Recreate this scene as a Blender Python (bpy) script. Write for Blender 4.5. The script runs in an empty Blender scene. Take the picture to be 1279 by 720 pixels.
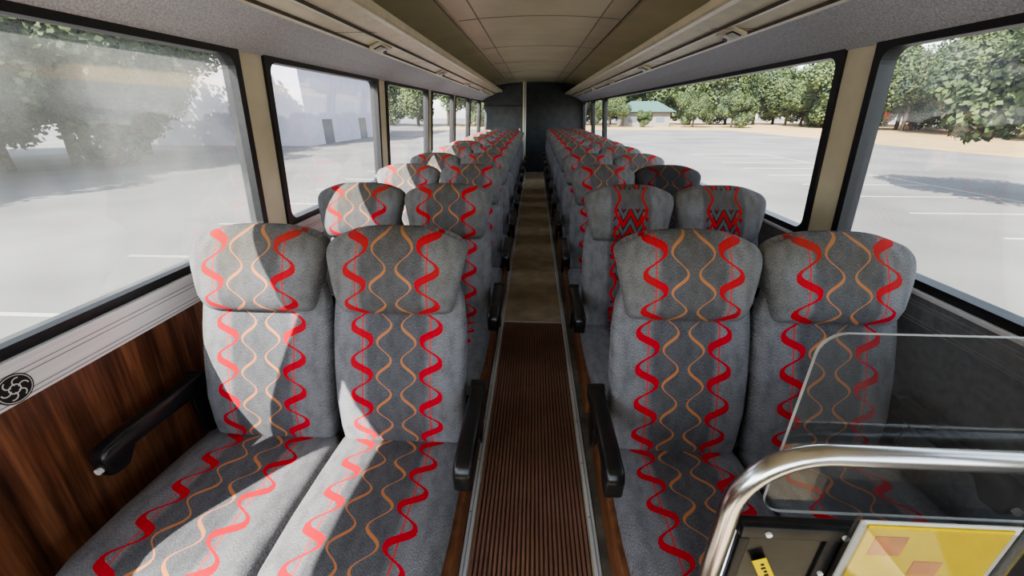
import bpy, bmesh, math, random
from mathutils import Vector, Matrix
random.seed(4)
CAMZ=1.5
XL=-1.24; XR=1.28; ZSILL=0.968; ZTOP=1.732
YF=-1.9; YR=11.3
CX=0.02
# ------------------------------------------------------------------ materials
class N:
    def __init__(s,m):
        m.use_nodes=True; s.nt=m.node_tree; s.bsdf=s.nt.nodes.get('Principled BSDF'); s.out=s.nt.nodes.get('Material Output')
    def n(s,t,**k):
        x=s.nt.nodes.new(t)
        for a,b in k.items(): setattr(x,a,b)
        return x
    def l(s,a,b): s.nt.links.new(a,b)
    def m(s,op,a,b=None,c=None):
        x=s.n('ShaderNodeMath',operation=op)
        for i,v in enumerate((a,b,c)):
            if v is None: continue
            if isinstance(v,(int,float)): x.inputs[i].default_value=v
            else: s.l(v,x.inputs[i])
        return x.outputs[0]
    def clamp(s,a): return s.m('MINIMUM',s.m('MAXIMUM',a,0),1)
    def mix(s,f,a,b):
        x=s.n('ShaderNodeMix',data_type='RGBA')
        for i,v in ((0,f),(6,a),(7,b)):
            if isinstance(v,(int,float)): x.inputs[i].default_value=v
            elif isinstance(v,tuple): x.inputs[i].default_value=(*v,1)
            else: s.l(v,x.inputs[i])
        return x.outputs[2]
    def noise(s,scale,detail=3,vec=None,mscale=None,coord='Object',rot=None):
        t=s.n('ShaderNodeTexCoord'); v=t.outputs[coord] if vec is None else vec
        if mscale:
            mp=s.n('ShaderNodeMapping'); mp.inputs['Scale'].default_value=mscale
            if rot: mp.inputs['Rotation'].default_value=rot
            s.l(v,mp.inputs[0]); v=mp.outputs[0]
        x=s.n('ShaderNodeTexNoise'); x.inputs['Scale'].default_value=scale; x.inputs['Detail'].default_value=detail
        s.l(v,x.inputs['Vector']); return x.outputs[0]
    def ramp(s,f,stops):
        x=s.n('ShaderNodeValToRGB'); e=x.color_ramp.elements
        e[0].position=stops[0][0]; e[0].color=(*stops[0][1],1); e[1].position=stops[-1][0]; e[1].color=(*stops[-1][1],1)
        for p,c in stops[1:-1]:
            q=e.new(p); q.color=(*c,1)
        s.l(f,x.inputs[0]); return x.outputs[0]
    def bump(s,h,st,dist=0.002):
        b=s.n('ShaderNodeBump'); b.inputs['Strength'].default_value=st; b.inputs['Distance'].default_value=dist
        s.l(h,b.inputs['Height']); s.l(b.outputs[0],s.bsdf.inputs['Normal'])
def M(name,col,rough=.5,metal=0,var=.15,scale=20,bump=0,col2=None,detail=3,mscale=None,spec=None):
    m=bpy.data.materials.new(name); k=N(m)
    f=k.noise(scale,detail,mscale=mscale)
    c2=col2 or tuple(c*(1-var*2) for c in col)
    k.l(k.ramp(f,[(.3,c2),(.68,col)]),k.bsdf.inputs['Base Color'])
    k.bsdf.inputs['Roughness'].default_value=rough; k.bsdf.inputs['Metallic'].default_value=metal
    if spec is not None: k.bsdf.inputs['Specular IOR Level'].default_value=spec
    if bump: k.bump(f,bump)
    return m
def fabric(name,variant=0,dark=1.0):
    m=bpy.data.materials.new(name); k=N(m)
    uv=k.n('ShaderNodeUVMap'); sp=k.n('ShaderNodeSeparateXYZ'); k.l(uv.outputs[0],sp.inputs[0])
    u,v=sp.outputs[0],sp.outputs[1]; au=k.m('ABSOLUTE',u)
    fine=k.noise(1.0,2,vec=uv.outputs[0],mscale=(620,210,1))
    mott=k.noise(1.0,4,vec=uv.outputs[0],mscale=(30,16,1))
    big=k.noise(3.0,3)
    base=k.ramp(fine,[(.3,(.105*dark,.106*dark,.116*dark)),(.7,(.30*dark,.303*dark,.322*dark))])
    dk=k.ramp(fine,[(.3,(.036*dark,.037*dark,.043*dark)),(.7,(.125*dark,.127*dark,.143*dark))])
    lane=k.m('SUBTRACT',1,k.clamp(k.m('MULTIPLY',k.m('SUBTRACT',au,.095),60)))
    lane=k.m('MULTIPLY',lane,.68)
    c=k.mix(lane,base,dk)
    c=k.mix(k.m('MULTIPLY',k.clamp(k.m('MULTIPLY',k.m('SUBTRACT',mott,.42),4)),.3),c,(.03,.03,.035))
    P=.114; kk=2*math.pi/P
    ph=k.m('MULTIPLY',v,kk)
    rough_edge=k.m('MULTIPLY',k.m('SUBTRACT',fine,.5),.005)
    sn=k.m('SINE',ph); cs=k.m('COSINE',ph); cs2=k.m('MULTIPLY',cs,cs)
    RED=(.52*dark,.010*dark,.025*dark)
    if variant==0:
        oc=k.m('SUBTRACT',.042,k.m('MULTIPLY',sn,.024))
        oh=k.m('MULTIPLY',k.m('ADD',.0034,k.m('MULTIPLY',cs,.0018)),k.m('ADD',1,k.m('MULTIPLY',cs2,.5)))
        om=k.m('LESS_THAN',k.m('ADD',k.m('ABSOLUTE',k.m('SUBTRACT',au,oc)),rough_edge),oh)
        c=k.mix(k.m('MULTIPLY',om,.8),c,(.62*dark,.23*dark,.08*dark))
        lm=k.m('LESS_THAN',k.m('ADD',k.m('ABSOLUTE',k.m('SUBTRACT',au,.116)),rough_edge),.0028)
        c=k.mix(k.m('MULTIPLY',lm,.8),c,(.58*dark,.05*dark,.045*dark))
        rc=k.m('ADD',.118,k.m('MULTIPLY',sn,.031))
        rh=k.m('MULTIPLY',k.m('ADD',.0074,k.m('MULTIPLY',cs,.0050)),k.m('ADD',1,k.m('MULTIPLY',cs2,1.2)))
        rm=k.m('LESS_THAN',k.m('ADD',k.m('ABSOLUTE',k.m('SUBTRACT',au,rc)),rough_edge),rh)
        c=k.mix(k.m('MULTIPLY',rm,.95),c,RED)
    else:
        tri=k.m('PINGPONG',k.m('ADD',u,.5),.036)
        q=k.m('FRACT',k.m('DIVIDE',k.m('ADD',v,k.m('MULTIPLY',tri,1.9)),.085))
        vq=k.m('FRACT',k.m('DIVIDE',k.m('ADD',v,.0),.24))
        inb=k.m('LESS_THAN',au,k.m('ADD',.06,k.m('MULTIPLY',k.m('GREATER_THAN',k.m('FRACT',k.m('MULTIPLY',v,22)),.5),.03)))
        gate=k.m('GREATER_THAN',vq,.35)
        bm_=k.m('MULTIPLY',k.m('LESS_THAN',q,.62),inb)
        rm=k.m('MULTIPLY',k.m('MULTIPLY',k.m('LESS_THAN',q,.48),k.m('GREATER_THAN',q,.14)),inb)
        c=k.mix(k.m('MULTIPLY',k.m('MULTIPLY',bm_,gate),.9),c,(.012,.01,.015))
        c=k.mix(k.m('MULTIPLY',k.m('MULTIPLY',rm,gate),.9),c,(.5,.015,.03))
        rc=k.m('ADD',.07,k.m('MULTIPLY',sn,.012))
        r2=k.m('LESS_THAN',k.m('ABSOLUTE',k.m('SUBTRACT',au,rc)),.007)
        c=k.mix(r2,c,(.45,.02,.03))
    olive_tint=k.m('MULTIPLY',k.clamp(k.m('MULTIPLY',k.m('SUBTRACT',v,.5),6)),k.clamp(k.m('MULTIPLY',k.m('SUBTRACT',big,.36),2.6)))  # patchy olive-brown tint, only towards the top of the seat
    c=k.mix(k.m('MULTIPLY',olive_tint,.6),c,(.085*dark,.066*dark,.025*dark))
    k.l(c,k.bsdf.inputs['Base Color'])
    k.bsdf.inputs['Roughness'].default_value=.95; k.bsdf.inputs['Specular IOR Level'].default_value=.08
    k.bsdf.inputs['Sheen Weight'].default_value=.06; k.bsdf.inputs['Sheen Roughness'].default_value=.4
    k.bump(k.m('ADD',fine,k.m('MULTIPLY',mott,2.0)),.5,.002)
    return m
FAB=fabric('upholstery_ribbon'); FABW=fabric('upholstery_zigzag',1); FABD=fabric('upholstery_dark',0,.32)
BLACK=M('black_plastic',(.014,.014,.015),.28,0,.2,60)
FRAME=M('seat_frame_brown',(.24,.10,.045),.5,0,.2,30)
DARKM=M('dark_metal',(.03,.03,.032),.4,.5,.2,30)
CREAM=M('cream_panel',(.74,.68,.52),.45,0,.08,6)
CREAMR=M('cream_rack_metal',(.80,.73,.53),.33,.0,.08,9)
CEIL=M('ceiling_vinyl',(.80,.735,.52),.34,0,.08,2.5)
SEAM=M('ceiling_seam',(.36,.33,.24),.6)
LINE=M('dark_seam',(.10,.09,.07),.6)
FELT=M('grey_felt',(.66,.68,.72),.95,0,.2,160,.4)
ALU=M('brushed_aluminium',(.80,.80,.81),.42,.2,.06,40,mscale=(1,.05,6))
GROOVE=M('aluminium_groove',(.36,.36,.37),.5)
STEEL=M('stainless_tube',(.72,.72,.73),.22,1,.05,30,mscale=(.2,1,1))
GASK=M('rubber_gasket',(.012,.013,.016),.45,0,.2,50)
FLOORT=M('tan_floor_vinyl',(.68,.56,.38),.5,0,.2,6,.1,detail=6)
PLAT=M('platform_floor',(.22,.19,.15),.7,0,.25,12)
MATM=M('ribbed_rubber_mat',(.42,.235,.17),.5,0,.15,5,detail=5)
MATG=M('rubber_mat_groove_shade',(.09,.05,.038),.7)  # darkened mat colour: groove shade put into the faces so the ribs show
DGREY=M('dark_grey_wall',(.085,.09,.095),.7,0,.15,8)
RWALL=M('grey_side_panel',(.22,.225,.245),.6,0,.15,40)
WHITE=M('white_plastic',(.7,.7,.66),.4,0,.05)
YEL=M('yellow_paper',(.80,.58,.01),.7,0,.1,6,spec=.1)
ORNG=M('orange_print',(.70,.25,.05),.6)
INK=M('black_ink',(.01,.01,.01),.6)
CARD=M('white_card',(.65,.65,.62),.6,0,.05)
def wood():
    m=bpy.data.materials.new('rosewood_laminate'); k=N(m)
    a=k.noise(1,5,mscale=(1,20,2.0),rot=(.55,0,0)); b=k.noise(1,3,mscale=(1,110,4),rot=(.55,0,0))
    f=k.m('ADD',k.m('MULTIPLY',a,.7),k.m('MULTIPLY',b,.3))
    k.l(k.ramp(f,[(.34,(.03,.012,.007)),(.45,(.10,.038,.02)),(.56,(.20,.08,.040)),(.68,(.30,.135,.07))]),k.bsdf.inputs['Base Color'])
    k.bsdf.inputs['Roughness'].default_value=.35
    return m
WOOD=wood()
def glass(name,tr,gl,haze=None,hc=(.9,.92,.95),nsc=2.5,lo=.0):
    m=bpy.data.materials.new(name); k=N(m); k.nt.nodes.remove(k.bsdf)
    t=k.n('ShaderNodeBsdfTransparent'); t.inputs[0].default_value=(*tr,1)
    g=k.n('ShaderNodeBsdfGlossy'); g.inputs['Roughness'].default_value=.03
    fr=k.n('ShaderNodeFresnel'); fr.inputs[0].default_value=1.45
    mx=k.n('ShaderNodeMixShader'); k.l(k.m('MULTIPLY',fr.outputs[0],gl),mx.inputs[0]); k.l(t.outputs[0],mx.inputs[1]); k.l(g.outputs[0],mx.inputs[2])
    o=mx.outputs[0]
    if haze:
        d=k.n('ShaderNodeBsdfTranslucent'); d.inputs[0].default_value=(*hc,1)
        m2=k.n('ShaderNodeMixShader'); nz=k.clamp(k.m('MULTIPLY',k.m('SUBTRACT',k.noise(nsc,5),lo),1/(1-lo)))
        k.l(k.m('MULTIPLY',nz,haze),m2.inputs[0]); k.l(o,m2.inputs[1]); k.l(d.outputs[0],m2.inputs[2]); o=m2.outputs[0]
    k.l(o,k.out.inputs[0]); return m
GLASS=glass('window_glass',(.92,.94,.94),.22,.03)
GLASSH=glass('hazy_window_glass',(.86,.88,.88),.25,.50,(.30,.31,.30),2.6,.25)  # patchy grey haze mixed into this pane to give a smeared, hazy view
PLEXI=glass('plexiglass',(.76,.79,.78),1.0,.12)
HOLD=glass('clear_holder',(.95,.95,.95),.3)

# ------------------------------------------------------------------ builder
class B:
    def __init__(s): s.v=[];s.f=[];s.m=[];s.uv={};s.sm=[];s.mats=[]
    def mi(s,mat):
        if mat not in s.mats: s.mats.append(mat)
        return s.mats.index(mat)
    def face(s,idx,mat,smooth=False): s.f.append(idx); s.m.append(s.mi(mat)); s.sm.append(smooth)
    def box(s,x0,x1,y0,y1,z0,z1,mat,fn=None):
        b=len(s.v)
        for z in(z0,z1):
            for x,y in((x0,y0),(x1,y0),(x1,y1),(x0,y1)):
                p=(x,y,z); s.v.append(fn(*p) if fn else p)
        for q in((3,2,1,0),(4,5,6,7),(0,1,5,4),(1,2,6,5),(2,3,7,6),(3,0,4,7)): s.face([b+i for i in q],mat)
    def bm(s,bm,mat,smooth=True):
        b=len(s.v); bm.verts.index_update()
        for v in bm.verts: s.v.append(tuple(v.co))
        for f in bm.faces: s.face([b+v.index for v in f.verts],mat,smooth)
        bm.free()
    def bbox(s,x0,x1,y0,y1,z0,z1,mat,bev=.006,seg=3):
        bm=bmesh.new(); bmesh.ops.create_cube(bm,size=1)
        for v in bm.verts: v.co=Vector(((x0+x1)/2+v.co.x*(x1-x0),(y0+y1)/2+v.co.y*(y1-y0),(z0+z1)/2+v.co.z*(z1-z0)))
        bmesh.ops.bevel(bm,geom=bm.edges[:],offset=bev,segments=seg,affect='EDGES',profile=.5)
        s.bm(bm,mat)
    def prof(s,pts,x0,x1,mat,bev=.006):
        bm=bmesh.new(); a=[bm.verts.new((x0,y,z)) for y,z in pts]; f=bm.faces.new(a)
        r=bmesh.ops.extrude_face_region(bm,geom=[f])
        for g in r['geom']:
            if isinstance(g,bmesh.types.BMVert): g.co.x=x1
        bmesh.ops.recalc_face_normals(bm,faces=bm.faces[:])
        if bev: bmesh.ops.bevel(bm,geom=bm.edges[:],offset=bev,segments=2,affect='EDGES',profile=.5)
        s.bm(bm,mat)
    def cyl(s,p,d,r,h,mat,n=16,r2=None):
        bm=bmesh.new(); bmesh.ops.create_cone(bm,cap_ends=True,segments=n,radius1=r,radius2=r if r2 is None else r2,depth=h)
        q=Vector(d).to_track_quat('Z','Y').to_matrix().to_4x4(); q.translation=Vector(p); bm.transform(q); s.bm(bm,mat,False)
    def loft(s,rings,mat,vs=None,ucx=0,caps=True):
        n=len(rings[0]); b=len(s.v)
        for i,r in enumerate(rings):
            for p in r:
                if vs: s.uv[len(s.v)]=(p[0]-ucx,vs[i])
                s.v.append(tuple(p))
        for i in range(len(rings)-1):
            for j in range(n):
                j2=(j+1)%n; s.face([b+i*n+j,b+i*n+j2,b+(i+1)*n+j2,b+(i+1)*n+j],mat,True)
        if caps:
            s.face([b+j for j in range(n)][::-1],mat,True); s.face([b+(len(rings)-1)*n+j for j in range(n)],mat,True)
    def tube(s,pts,r,mat,n=16):
        rings=[]; pts=[Vector(p) for p in pts]; ref=Vector((0,1,0))
        for i,p in enumerate(pts):
            t=(pts[min(i+1,len(pts)-1)]-pts[max(i-1,0)]).normalized()
            rf=ref if abs(t.dot(ref))<.9 else Vector((1,0,0))
            a=t.cross(rf).normalized(); c=t.cross(a)
            rings.append([p+a*r*math.cos(2*math.pi*j/n)+c*r*math.sin(2*math.pi*j/n) for j in range(n)])
        s.loft(rings,mat)
    def mesh(s,name):
        me=bpy.data.meshes.new(name); me.from_pydata(s.v,[],s.f)
        for m in s.mats: me.materials.append(m)
        for i,p in enumerate(me.polygons): p.material_index=s.m[i]; p.use_smooth=s.sm[i]
        if s.uv:
            ul=me.uv_layers.new(name='UVMap')
            for l in me.loops: ul.data[l.index].uv=s.uv.get(l.vertex_index,(.4,0))
        bm=bmesh.new(); bm.from_mesh(me); bmesh.ops.recalc_face_normals(bm,faces=bm.faces[:]); bm.to_mesh(me); bm.free()
        me.update(); return me
    def obj(s,name,parent=None,loc=(0,0,0)):
        o=bpy.data.objects.new(name,s.mesh(name)); bpy.context.collection.objects.link(o); o.location=loc
        if parent: o.parent=parent
        return o
def empty(name,loc=(0,0,0)):
    e=bpy.data.objects.new(name,None); bpy.context.collection.objects.link(e); e.location=loc; e.empty_display_size=.1; return e

# ------------------------------------------------------------------ passenger seat (double); local -x is the wall side
def se(w,d,e,n=44):
    out=[]
    for j in range(n):
        a=2*math.pi*j/n; c,s_=math.cos(a),math.sin(a)
        out.append((w*math.copysign(abs(c)**e,c), d*math.copysign(abs(s_)**e,s_)))
    return out
def interp(tab,t):
    for i,(a,b) in enumerate(zip(tab,tab[1:])):
        if t<=b[0]:
            k=(t-a[0])/(b[0]-a[0])
            return [x+(y-x)*k for x,y in zip(a[1:],b[1:])]
    return list(tab[-1][1:])
def build_seat():
    b=B()
    s0=bpy.data.materials.new('slot_a'); s1=bpy.data.materials.new('slot_b')
    b.mi(s0); b.mi(s1)
    for sx,mt in((-.236,s0),(.236,s1)):
        tab=[(.40,-.005,.09,.19),(.42,-.012,.13,.212),(.50,-.016,.16,.22),(.60,-.004,.165,.226),(.72,.036,.15,.230),(.84,.086,.12,.230),(.93,.125,.09,.222),(.98,.15,.07,.205),(1.01,.165,.05,.18),(1.02,.175,.02,.15)]
        rings=[];vs=[]
        zs=[.40,.41,.42,.45,.50,.55,.60,.66,.72,.78,.84,.89,.93,.96,.98,1.0,1.01,1.02]
        for z in zs:
            fy,th,w=interp(tab,z); ring=[]
            for x,y in se(w,th/2,.62):
                yy=fy+th/2+y
                if y<0: yy-=.014*(abs(x)/w)**4-.004
                ring.append((sx+x,yy,z))
            rings.append(ring); vs.append((z-.40)*1.05)
        b.loft(rings,mt,vs,sx)
        tab=[(.888,.150,.02,.150),(.893,.116,.08,.175),(.905,.088,.127,.188),(.925,.072,.155,.196),(.96,.064,.176,.204),(1.00,.074,.182,.213),(1.04,.089,.178,.223),(1.08,.110,.165,.232),(1.105,.127,.15,.236),(1.125,.144,.127,.235),(1.142,.162,.10,.229),(1.154,.180,.072,.217),(1.161,.196,.043,.198),(1.164,.208,.018,.17)]
        rings=[];vs=[]
        for z in [.888,.893,.899,.905,.915,.925,.94,.96,.98,1.0,1.02,1.04,1.06,1.08,1.093,1.105,1.115,1.125,1.134,1.142,1.149,1.154,1.158,1.161,1.164]:
            fy,th,w=interp(tab,z); ring=[]
            for x,y in se(w,th/2,.72):
                yy=fy+th/2+y
                if y<0: yy-=.022*(abs(x)/w)**3-.008
                q=max(0,min(1,(z-1.06)/.08))
                ring.append((sx+x,yy,z-.032*q*(abs(x)/w)**3.5+.004*q))
            rings.append(ring); vs.append((z-.40)*1.05+.02)
        b.loft(rings,mt,vs,sx)
        tab=[(-.525,.02,.19,.425),(-.515,.045,.208,.425),(-.49,.062,.22,.425),(-.44,.074,.229,.42),(-.30,.079,.233,.412),(-.12,.076,.233,.402),(.02,.07,.230,.395),(.06,.06,.22,.392)]
        rings=[];vs=[]
        cx=sx-.02 if sx<0 else sx; ws=1.09 if sx<0 else 1.0
        for y in [-.525,-.52,-.515,-.503,-.49,-.465,-.44,-.38,-.30,-.2,-.12,-.05,.02,.06]:
            h,w,cz_=interp(tab,y)
            rings.append([(cx+x*ws,y,cz_+zz) for x,zz in se(w,h,.5)]); vs.append(y+.02)
        b.loft(rings,mt,vs,sx)
    b.bbox(-.45,.45,-.46,.05,.30,.335,DARKM)
    b.bbox(-.46,.46,.10,.16,.30,.36,DARKM)
    b.prof([(-.47,.27),(-.47,.42),(-.30,.405),(.02,.40),(.13,.47),(.16,.45),(.13,.27)],.463,.487,FRAME,.004)
    b.prof([(-.47,.27),(-.47,.35),(.13,.35),(.13,.27)],-.487,-.463,FRAME,.004)
    for x in(-.35,.35):
        b.prof([(-.36,0.012),(-.30,.31),(-.02,.31),(.06,0.012),(.02,0.012),(-.06,.26),(-.26,.26),(-.31,0.012)],x-.02,x+.02,DARKM,.003)
        b.bbox(x-.03,x+.03,-.39,.09,0.0,.012,DARKM,.003)
    dz=-.028
    for x in(-.512,.512):
        b.prof([(-.285,.60+dz),(-.292,.665+dz),(-.275,.69+dz),(-.20,.695+dz),(.08,.69+dz),(.10,.665+dz),(.06,.63+dz),(-.20,.64+dz),(-.235,.595+dz)],x-.026,x+.026,BLACK,.010)
        b.prof([(.02,.66+dz),(.10,.66+dz),(.12,.44),(.06,.40),(.03,.45)],x-.014,x+.006,BLACK,.004)
        b.cyl((x,.07,.665+dz),(1,0,0),.03,.054,BLACK,24)
    b.cyl((-.512,-.293,.63+dz),(0,1,0),.010,.010,WHITE,16)
    b.prof([(.175,.42),(.19,.62),(.235,.90),(.245,.90),(.205,.62),(.187,.42)],-.43,.43,DARKM,.002)
    return b
Z0=.012
sb=build_seat(); seat_me=sb.mesh('passenger_seat')
def seat(x,y,fa=FAB,fb=FAB,sc=.96):
    o=bpy.data.objects.new('passenger_seat',seat_me); bpy.context.collection.objects.link(o); o.location=(x,y,Z0); o.scale=(sc,1,.985)
    for i,f in((0,fa),(1,fb)):
        o.material_slots[i].link='OBJECT'; o.material_slots[i].material=f
    return o
for i in range(10): seat(-.665,1.03+.85*i,sc=.97)
for i in range(11):
    f=(FAB,FAB)
    if i==1: f=(FABW,FABW)
    if i==2: f=(FABD,FAB)
    seat(.712,1.03+.85*i,*f,sc=-.95)

# ------------------------------------------------------------------ floor
b=B(); b.box(-1.3,1.34,YF,YR,-.06,0,FLOORT); b.obj('floor')
b=B()
for x0,x1 in((-1.24,-.235),(.275,1.28)): b.box(x0,x1,YF+1.9,YR-.02,0,Z0,PLAT)
b.obj('floor_platform')
for x0,x1 in((-.232,-.205),(.245,.272)):
    b=B(); b.bbox(x0,x1,0,YR-.03,-.0,Z0+.004,ALU,.003)
    b.box((x0+x1)/2-.002,(x0+x1)/2+.002,0,YR-.05,Z0+.003,Z0+.005,GROOVE)
    for k in range(40): b.cyl((x0+.007,.3+.27*k,Z0+.004),(0,0,1),.0035,.003,GROOVE,8)
    b.obj('trim_aisle')
b=B(); x0,x1=-.200,.240; nr=26; w=(x1-x0)/nr; pts=[]
for i in range(nr):
    a=x0+i*w
    pts+=[(a+.0*w,.001),(a+.12*w,.008),(a+.62*w,.008),(a+.74*w,.001)]
pts.append((x1,.001))
for x,z in pts: b.v.append((x,-1.5,z)); b.v.append((x,2.74,z))
for i in range(len(pts)-1): b.face([2*i,2*i+1,2*i+3,2*i+2],MATG if i%4==3 else MATM)
b.box(x0,x1,2.735,2.75,0.0005,.009,ALU)
b.obj('ribbed_floor_mat')

# ------------------------------------------------------------------ side walls
def wfn(side):
    X=XR if side>0 else XL
    def fn(off,s,z):
        x=X-side*(.075*(z-1.0))-side*off
        return (x,s,z)
    return fn
def rrect(s0,s1,z0,z1,r,n=6):
    out=[]
    for cx,cz,a0 in((s1-r,z1-r,0),(s0+r,z1-r,90),(s0+r,z0+r,180),(s1-r,z0+r,270)):
        for i in range(n+1):
            a=math.radians(a0+90*i/n); out.append((cx+r*math.cos(a),cz+r*math.sin(a)))
    return out
def wall(side,name,pillars,low):
    fn=wfn(side); b=B()
    b.box(-.06,0,YF,YR,-.06,ZSILL-.02,low,fn)
    b.box(-.06,-.0,YF,YR,ZTOP+.0,2.1,CREAM,fn)
    for p in pillars: b.box(-.05,.0,p-.085,p+.085,ZSILL-.03,ZTOP+.01,CREAM,fn)
    b.obj(name)
    b=B(); ins=ALU if side<0 else RWALL
    b.box(-.0,.022,YF+.02,YR-.02,.855,ZSILL-.012,ins,fn)
    for z in (.863,.875,.918,.931): b.box(.022,.0235,YF+.02,YR-.02,z,z+.0022,GROOVE,fn)
    b.box(-.0,.03,YF+.02,YR-.02,ZSILL-.014,ZSILL-.002,ALU,fn)
    b.obj('trim_window_sill')
    ps=sorted(pillars)
    for i,(p,q) in enumerate(zip(ps,ps[1:])):
        s0,s1=p+.085,q-.085
        b=B(); z0,z1=ZSILL-.004,ZTOP
        O=rrect(s0-.005,s1+.005,z0-.003,z1+.005,.012); I=rrect(s0+.03,s1-.03,z0+.03,z1-.028,.05)
        n=len(O); bs=len(b.v)
        for off in(.012,-.045):
            for r in(O,I):
                for s_,z in r: b.v.append(fn(off,s_,z))
        for j in range(n):
            k=(j+1)%n
            b.face([bs+j,bs+k,bs+n+k,bs+n+j],GASK); b.face([bs+2*n+j,bs+2*n+k,bs+3*n+k,bs+3*n+j],GASK)
            b.face([bs+j,bs+k,bs+2*n+k,bs+2*n+j],GASK); b.face([bs+n+j,bs+n+k,bs+3*n+k,bs+3*n+j],GASK)
        gs=len(b.v)
        for s_,z in rrect(s0+.025,s1-.025,z0+.025,z1-.023,.05): b.v.append(fn(-.02,s_,z))
        b.face(list(range(gs,len(b.v))),GLASSH if (side<0 and i==1) else GLASS)
        b.obj('window_%s_%d'%('left' if side<0 else 'right',i+1))
LP=[-1.82,.26,1.85,3.41,4.97,6.5,8.05,9.6,11.2]
RP=[-1.82,.20,1.80,7.9,9.45,11.2]
wall(-1,'wall_left',LP,WOOD); wall(1,'wall_right',RP,RWALL)

b=B(); b.box(-1.3,1.34,YF-.06,YF,-.06,.85,DGREY); b.box(-1.3,1.34,YF-.06,YF,2.08,2.3,DGREY)
for x in(-1.3,-.0,1.26): b.box(x,x+.07,YF-.06,YF,.85,2.08,DGREY)
b.obj('wall_front')
b=B(); b.box(-1.23,1.26,YF-.03,YF-.025,.85,2.08,GLASS); b.obj('window_front')
b=B(); b.box(-1.3,1.34,YR,YR+.06,-.06,2.3,DGREY); b.obj('wall_rear')
b=B()
b.box(-1.15,-.26,9.95,10.0,Z0+.001,2.05,DGREY); b.box(-.30,-.26,10.0,YR-.02,Z0+.001,2.05,DGREY)
b.bbox(-.265,-.225,9.92,9.98,Z0+.001,2.12,CREAM,.004)
b.bbox(-1.15,-.27,9.93,9.95,1.62,1.64,DARKM,.003)
b.bbox(-.34,-.32,9.925,9.95,1.0,1.15,STEEL,.003)
b.obj('restroom_partition')
b=B(); b.tube([(-.20,9.9,Z0),(-.20,9.9,2.1)],.014,ALU); b.cyl((-.2,9.9,Z0+.01),(0,0,1),.035,.02,ALU); b.obj('grab_pole')

# ------------------------------------------------------------------ ceiling
def cz(x): return CAMZ+.695-.085*abs(x-CX)**2.2
b=B(); n=40
xs=[CX-1.27+2.54*i/n for i in range(n+1)]
for x in xs:
    for y in(YF,YR): b.v.append((x,y,cz(x)))
for x in xs:
    for y in(YF,YR): b.v.append((x,y,cz(x)+.05))
for i in range(n):
    b.face([2*i,2*i+2,2*i+3,2*i+1],CEIL,True); o=2*(n+1); b.face([o+2*i,o+2*i+1,o+2*i+3,o+2*i+2],CEIL,True)
b.obj('ceiling')
b=B()
y=-.9
while y<YR:
    for i in range(n):
        if abs((xs[i]+xs[i+1])/2-CX)>.64: continue
        bs=len(b.v)
        for xx in(xs[i],xs[i+1]):
            for yy,d in((y-.008,.001),(y-.006,.004),(y+.006,.004),(y+.008,.001)): b.v.append((xx,yy,cz(xx)-d))
        for j in range(3): b.face([bs+j,bs+j+1,bs+5+j,bs+4+j],CEIL if j==1 else SEAM)
    y+=1.55
for sx in(-1,1):
    for dx,w in((.66,.011),(.48,.0025)):
        x=CX+sx*dx; b.box(x-w,x+w,YF+.01,YR-.01,cz(x)-.007,cz(x)+.002,SEAM if w<.01 else CREAM)
        if w>.01: b.box(x-w-.004,x-w,YF+.01,YR-.01,cz(x)-.009,cz(x)+.004,LINE)
b.obj('trim_ceiling')

# luggage racks
YK=9.9
for sx in(-1,1):
    b=B(); P=[(1.20,.222,FELT),(1.17,.245,FELT),(1.11,.285,FELT),(1.0,.333,CREAMR),(.975,.335,LINE),(.971,.347,CREAMR),(.905,.372,CREAMR),(.90,.364,CREAMR),(.886,.366,LINE),(.882,.38,CREAMR),(.82,.402,LINE),(.815,.396,CREAMR),(.78,.408,CREAMR),(.775,.398,CREAMR),(.748,.402,CREAMR),(.738,.412,CREAMR),(.738,.445,CREAMR),(.75,.452,CREAMR),(.76,.44,CREAMR),(.80,.435,CREAMR),(1.0,.385,CREAMR),(1.15,.34,CREAMR),(1.20,.30,FELT)]
    m=len(P); y1=YK if sx<0 else YR-.02
    for hx,dz,mm in P:
        b.v.append((CX+sx*hx,YF+.02,CAMZ+dz)); b.v.append((CX+sx*hx,y1,CAMZ+dz))
    for i in range(m):
        j=(i+1)%m; b.face([2*i,2*j,2*j+1,2*i+1],P[i][2])
    b.face([2*i for i in range(m)],CREAMR); b.face([2*i+1 for i in range(m)],CREAMR)
    for k in range(8):
        y=.9+1.25*k
        b.box(min(CX+sx*.76,CX+sx*.98),max(CX+sx*.76,CX+sx*.98),y-.002,y+.002,CAMZ+.34,CAMZ+.341,LINE)
    b.obj('luggage_rack')
    for k in range(5):
        y=(2.35 if sx>0 else 2.7)+1.7*k
        q=B(); sl=math.atan2(.025,.062)*sx
        q.bbox(-.038,.038,-.10,.10,-.008,.008,CREAM,.005)
        q.bbox(-.024,.024,-.075,.0,-.012,-.004,DARKM,.003)
        for j in range(5): q.box(-.02,.02,-.068+j*.013,-.063+j*.013,-.014,-.011,WHITE)
        q.cyl((0,.045,-.012),(0,0,1),.022,.012,ALU,20); q.cyl((0,.045,-.019),(0,0,1),.013,.006,DARKM,16)
        o=q.obj('reading_light'); o.location=(CX+sx*.935,y,CAMZ+.350); o.rotation_euler=(0,sl,0)

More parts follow.
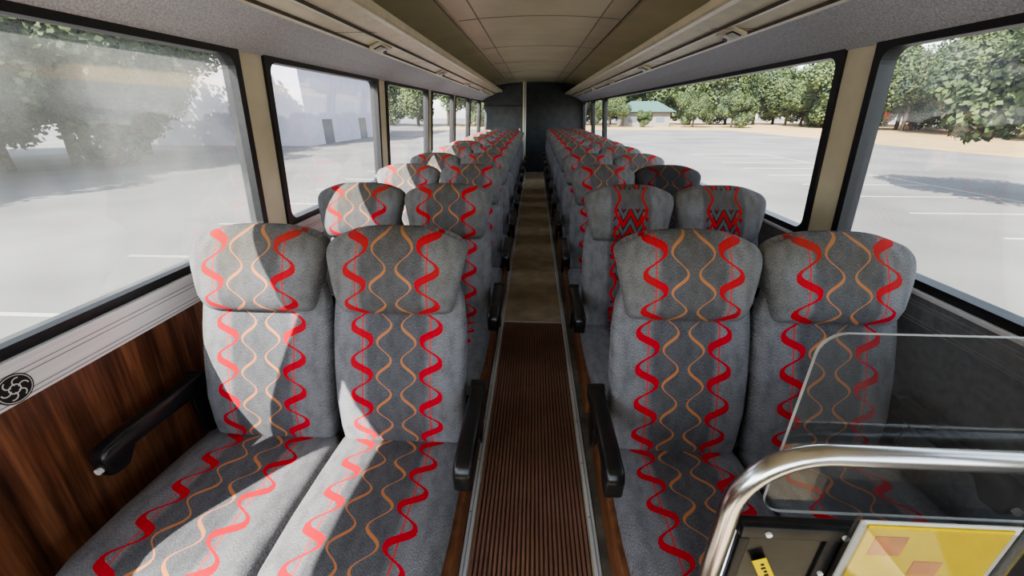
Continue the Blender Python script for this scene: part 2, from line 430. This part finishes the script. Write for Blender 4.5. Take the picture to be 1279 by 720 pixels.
# emblem sticker on left sill
fn=wfn(-1); b=B(); ec=(.715,.895)
def disc(r0,r1,off,mat,a0=0,a1=360,n=40,c=ec):
    bs=len(b.v)
    for i in range(n+1):
        a=math.radians(a0+(a1-a0)*i/n)
        for r in(r0,r1): b.v.append(fn(off,c[0]+r*math.cos(a),c[1]+r*math.sin(a)))
    for i in range(n): b.face([bs+2*i,bs+2*i+1,bs+2*i+3,bs+2*i+2],mat)
disc(0.0,.038,.0242,INK); disc(.033,.035,.0248,CARD); disc(.010,.013,.0248,CARD)
for a in range(0,360,60): disc(.008,.011,.0250,CARD,a,a+170,14,(ec[0]+.018*math.cos(math.radians(a)),ec[1]+.018*math.sin(math.radians(a))))
b.obj('round_emblem_sticker')

# ------------------------------------------------------------------ front barrier
bar=empty('modesty_barrier')
RZ=CAMZ-.419; YB=.42; xl=.296
pts=[(xl,YB,Z0),(xl,YB,RZ-.11)]
for i in range(1,13):
    a=math.radians(180-90*i/12); pts.append((xl+.11+.11*math.cos(a),YB,RZ-.11+.11*math.sin(a)))
pts.append((1.24,YB,RZ))
b=B(); b.tube(pts,.0145,STEEL,24); b.cyl((xl,YB,Z0+.006),(0,0,1),.035,.012,STEEL,24); b.obj('rail',bar)
b=B(); b.tube([(xl+.026,YB+.012,Z0),(xl+.026,YB+.012,CAMZ-.585)],.006,STEEL,12); b.obj('inner_post',bar)
b=B(); r=rrect(.358,1.22,CAMZ-.560,CAMZ-.247,.03); n=len(r)
for y in(YB+.022,YB+.027):
    for x,z in r: b.v.append((x,y,z))
b.face(list(range(n)),PLEXI)
EDGE=M('plexi_edge',(.6,.63,.62),.3)
for j in range(n): b.face([j,(j+1)%n,n+(j+1)%n,n+j],EDGE)
b.obj('plexiglass_screen',bar)
PT=CAMZ-.562
b=B(); b.bbox(.322,1.22,YB+.004,YB+.018,Z0+.03,PT,BLACK,.003)
b.bbox(.322,1.22,YB-.004,YB+.006,PT-.024,PT,DARKM,.002)
b.bbox(.322,.337,YB-.004,YB+.006,Z0+.03,PT-.025,DARKM,.002)
b.bbox(.45,.47,YB-.002,YB+.006,Z0+.03,PT-.025,DARKM,.002)
b.obj('lower_panel',bar)
b=B()
for i in range(8): b.cyl((.36+.11*i,YB-.005,PT-.012),(0,1,0),.0045,.005,ALU,14)
for z in(.84,.74,.6): b.cyl((.46,YB-.003,z),(0,1,0),.004,.005,ALU,14)
b.obj('screws',bar)
bh=empty('brochure_holder')
b=B(); hx0,hx1,hz0,hz1=.466,.688,CAMZ-.86,CAMZ-.520
b.box(hx0,hx1,YB-.026,YB-.024,hz0,hz1-.005,HOLD); b.box(hx0,hx1,YB-.0095,YB-.008,hz0,hz1,HOLD)
b.box(hx0,hx0+.004,YB-.026,YB-.009,hz0,hz1,HOLD); b.box(hx1-.004,hx1,YB-.026,YB-.009,hz0,hz1,HOLD); b.box(hx0,hx1,YB-.026,YB-.009,hz0,hz0+.004,HOLD)
b.obj('clear_pocket',bh)
b=B(); b.box(hx0+.004,hx1-.004,YB-.014,YB-.012,hz0+.006,hz1-.004,CARD); b.obj('card',bh)
b=B(); b.box(hx0+.014,hx1-.014,YB-.0165,YB-.0145,hz0+.01,hz1-.010,YEL)
b.box(hx0+.03,hx0+.075,YB-.0175,YB-.0167,hz1-.07,hz1-.03,ORNG); b.box(hx0+.10,hx0+.14,YB-.0175,YB-.0167,hz1-.11,hz1-.08,ORNG)
for i in range(7): b.box(hx0+.03,hx1-.04-.02*(i%3),YB-.0175,YB-.0167,hz1-.13-.014*i,hz1-.127-.014*i,INK)
b.obj('yellow_leaflet',bh)
tg=B(); tg.bbox(-.011,.011,-.001,.001,-.04,.03,YEL,.0009,1)
for i in range(6): tg.box(-.003+.002*(i%2),.004,-.0016,-.0009,-.03+i*.009,-.025+i*.009,INK)
o=tg.obj('yellow_tag'); o.location=(.372,YB-.007,CAMZ-.655); o.rotation_euler=(0,math.radians(-28),0)

# ------------------------------------------------------------------ exterior
G=-1.45
ASPH=M('asphalt',(.165,.162,.158),.9,0,.22,.22,0,detail=10)
GRASS=M('dry_grass',(.38,.26,.12),.95,0,.12,.4,0,detail=6)
LINEW=M('parking_paint',(.38,.38,.36),.8)
b=B(); b.box(-160,160,-60,220,G-.2,G,ASPH); b.obj('ground')
b=B(); b.box(34,110,-20,150,G,G+.02,GRASS); b.box(-20,34,78,130,G,G+.02,GRASS);b.obj('dry_grass_verge')
b=B()
for i in range(12): b.box(12,17.5,2+i*2.8,2.1+i*2.8,G,G+.01,LINEW); b.box(-9,-4.5,-6+i*2.8,-5.9+i*2.8,G,G+.01,LINEW)
b.box(17.4,17.5,2,33,G,G+.01,LINEW)
b.obj('parking_lines')
def leafmat(name,c1,c2):
    m=bpy.data.materials.new(name); k=N(m)
    k.l(k.ramp(k.noise(.9,3),[(.35,c1),(.65,c2)]),k.bsdf.inputs['Base Color']); k.bsdf.inputs['Roughness'].default_value=.7; return m
LEAF=leafmat('leaves',(.018,.036,.012),(.075,.105,.028)); BARK=M('bark',(.10,.075,.05),.9,0,.3,8)
def tree_mesh(seed,H):
    R=random.Random(seed); b=B()
    b.tube([(0,0,0),(.1,0,H*.25),(.0,.1,H*.5),(0,0,H*.8)],.22,BARK,10)
    blobs=[(Vector((R.uniform(-.34,.34)*H,R.uniform(-.34,.34)*H,H*R.uniform(.2,.82))),H*R.uniform(.14,.21)) for _ in range(22)]
    for c,r in blobs[:6]: b.tube([(0,0,H*.3),tuple(c*.6+Vector((0,0,H*.15))),tuple(c)],.08,BARK,6)
    for c,r in blobs:
        for _ in range(950):
            d=Vector((R.gauss(0,1),R.gauss(0,1),R.gauss(0,1))).normalized(); p=c+d*r*R.uniform(.7,1.07)
            a=Vector((R.gauss(0,1),R.gauss(0,1),R.gauss(0,1))).normalized()*.16; e=a.cross(d+Vector((.1,.2,.3))).normalized()*.12
            bs=len(b.v); b.v+=[tuple(p-a),tuple(p+e),tuple(p+a),tuple(p-e)]; b.face([bs,bs+1,bs+2,bs+3],LEAF)
    return b.mesh('tree')
T=[tree_mesh(1,9),tree_mesh(2,10.5),tree_mesh(3,8)]
def tree(x,y,s=1,k=0):
    o=bpy.data.objects.new('tree',T[k%3]); bpy.context.collection.objects.link(o); o.location=(x,y,G+.02); o.scale=(s,s,s*.95); o.rotation_euler=(0,0,random.uniform(0,6))
R=random.Random(9)
for i in range(20): tree(60+R.uniform(-3,5),8+i*5.2+R.uniform(-1,1),R.uniform(1.15,1.5),i)
for i in range(12): tree(78+R.uniform(-3,5),20+i*8+R.uniform(-1,1),R.uniform(1.7,2.0),i)
for i in range(14): tree(2+i*6,112+R.uniform(-6,6),R.uniform(1.5,1.9),i)
for i in range(14): tree(-29+R.uniform(-1.5,1.5),-10+i*3.1,R.uniform(1.1,1.35),i)
for i in range(9): tree(-40+R.uniform(-2,2),-14+i*5,R.uniform(1.5,1.8),i)
for i in range(9): tree(-75+i*8,100+R.uniform(-5,5),R.uniform(1.4,1.8),i)
tree(17.4,13.2,.8,1)
PALE=M('pale_stucco',(.50,.48,.56),.8,0,.05,1); ROOF=M('roof_metal',(.05,.11,.10),.7); GWIN=M('dark_window',(.12,.14,.17),.2)
b=B(); b.box(-36,-21,39,62,G,G+10.5,PALE); b.box(-36.3,-20.7,38.7,62.3,G+10.3,G+10.8,ROOF)
for i in range(2): b.box(-21,-20.95,42+i*9,44+i*9,G,G+2.3,GWIN)
b.obj('pale_building')
DW=M('house_wall',(.22,.21,.19),.8)
b=B(); b.box(20,30,98,106,G,G+3,DW); bs=len(b.v)
b.v+=[(19,97,G+3),(31,97,G+3),(31,107,G+3),(19,107,G+3),(22,102,G+5.2),(28,102,G+5.2)]
for f in((0,1,5,4),(1,2,5),(2,3,4,5),(3,0,4)): b.face([bs+i for i in f],ROOF)
for i in range(3): b.box(21+i*3,22.8+i*3,97.95,98,G+.9,G+2.2,GWIN)
b.obj('house')
tree(33,92,.8,0); tree(40,90,.9,2); tree(16,93,.7,1); tree(23,93,.45,2)
def car(x,y,col):
    b=B(); m=M('car_paint',col,.25)
    b.prof([(-2.1,.3),(-2.15,.75),(-1.2,.95),(-.6,1.4),(.9,1.42),(1.6,.98),(2.15,.9),(2.15,.3)],-.85,.85,m,.06)
    b.prof([(-1.1,.97),(-.58,1.34),(.86,1.36),(1.45,.99)],-.87,.87,GWIN,.02)
    for yy in(-1.35,1.35): b.cyl((0,yy,.33),(1,0,0),.33,1.76,INK,20)
    o=b.obj('parked_car'); o.location=(x,y,G+.02)
car(50,42,(.5,.5,.52)); car(52,35,(.08,.10,.2)); car(52,30,(.4,.1,.1))

# ------------------------------------------------------------------ light
el=math.radians(41); D=Vector((.52*math.cos(el),.854*math.cos(el),-math.sin(el)))
sun=bpy.data.lights.new('sun','SUN'); sun.energy=15.0; sun.angle=.009; sun.color=(1,.94,.84)
so=bpy.data.objects.new('sun',sun); bpy.context.collection.objects.link(so); so.rotation_euler=D.to_track_quat('-Z','Y').to_euler(); so.location=(-5,-8,9)
w=bpy.data.worlds.new('world'); bpy.context.scene.world=w; w.use_nodes=True; nt=w.node_tree
sk=nt.nodes.new('ShaderNodeTexSky'); sk.sky_type='NISHITA'; sk.sun_disc=False; sk.sun_elevation=el; sk.sun_rotation=math.atan2(-.52,-.854)
hs=nt.nodes.new('ShaderNodeHueSaturation'); hs.inputs['Saturation'].default_value=.45
nt.links.new(sk.outputs[0],hs.inputs['Color'])
nt.links.new(hs.outputs[0],nt.nodes['Background'].inputs[0]); nt.nodes['Background'].inputs[1].default_value=.48
# ------------------------------------------------------------------ camera
c=bpy.data.cameras.new('camera'); c.sensor_width=36; c.lens=36*500/1279; c.clip_start=.02; c.clip_end=500
co=bpy.data.objects.new('camera',c); bpy.context.collection.objects.link(co); co.location=(0,0,CAMZ)
co.rotation_euler=(math.radians(90-23.75),0,math.radians(2.93))
sc=bpy.context.scene; sc.camera=co
sc.view_settings.exposure=.72
try: sc.view_settings.look='AgX - Medium High Contrast'
except Exception as e: print(e)
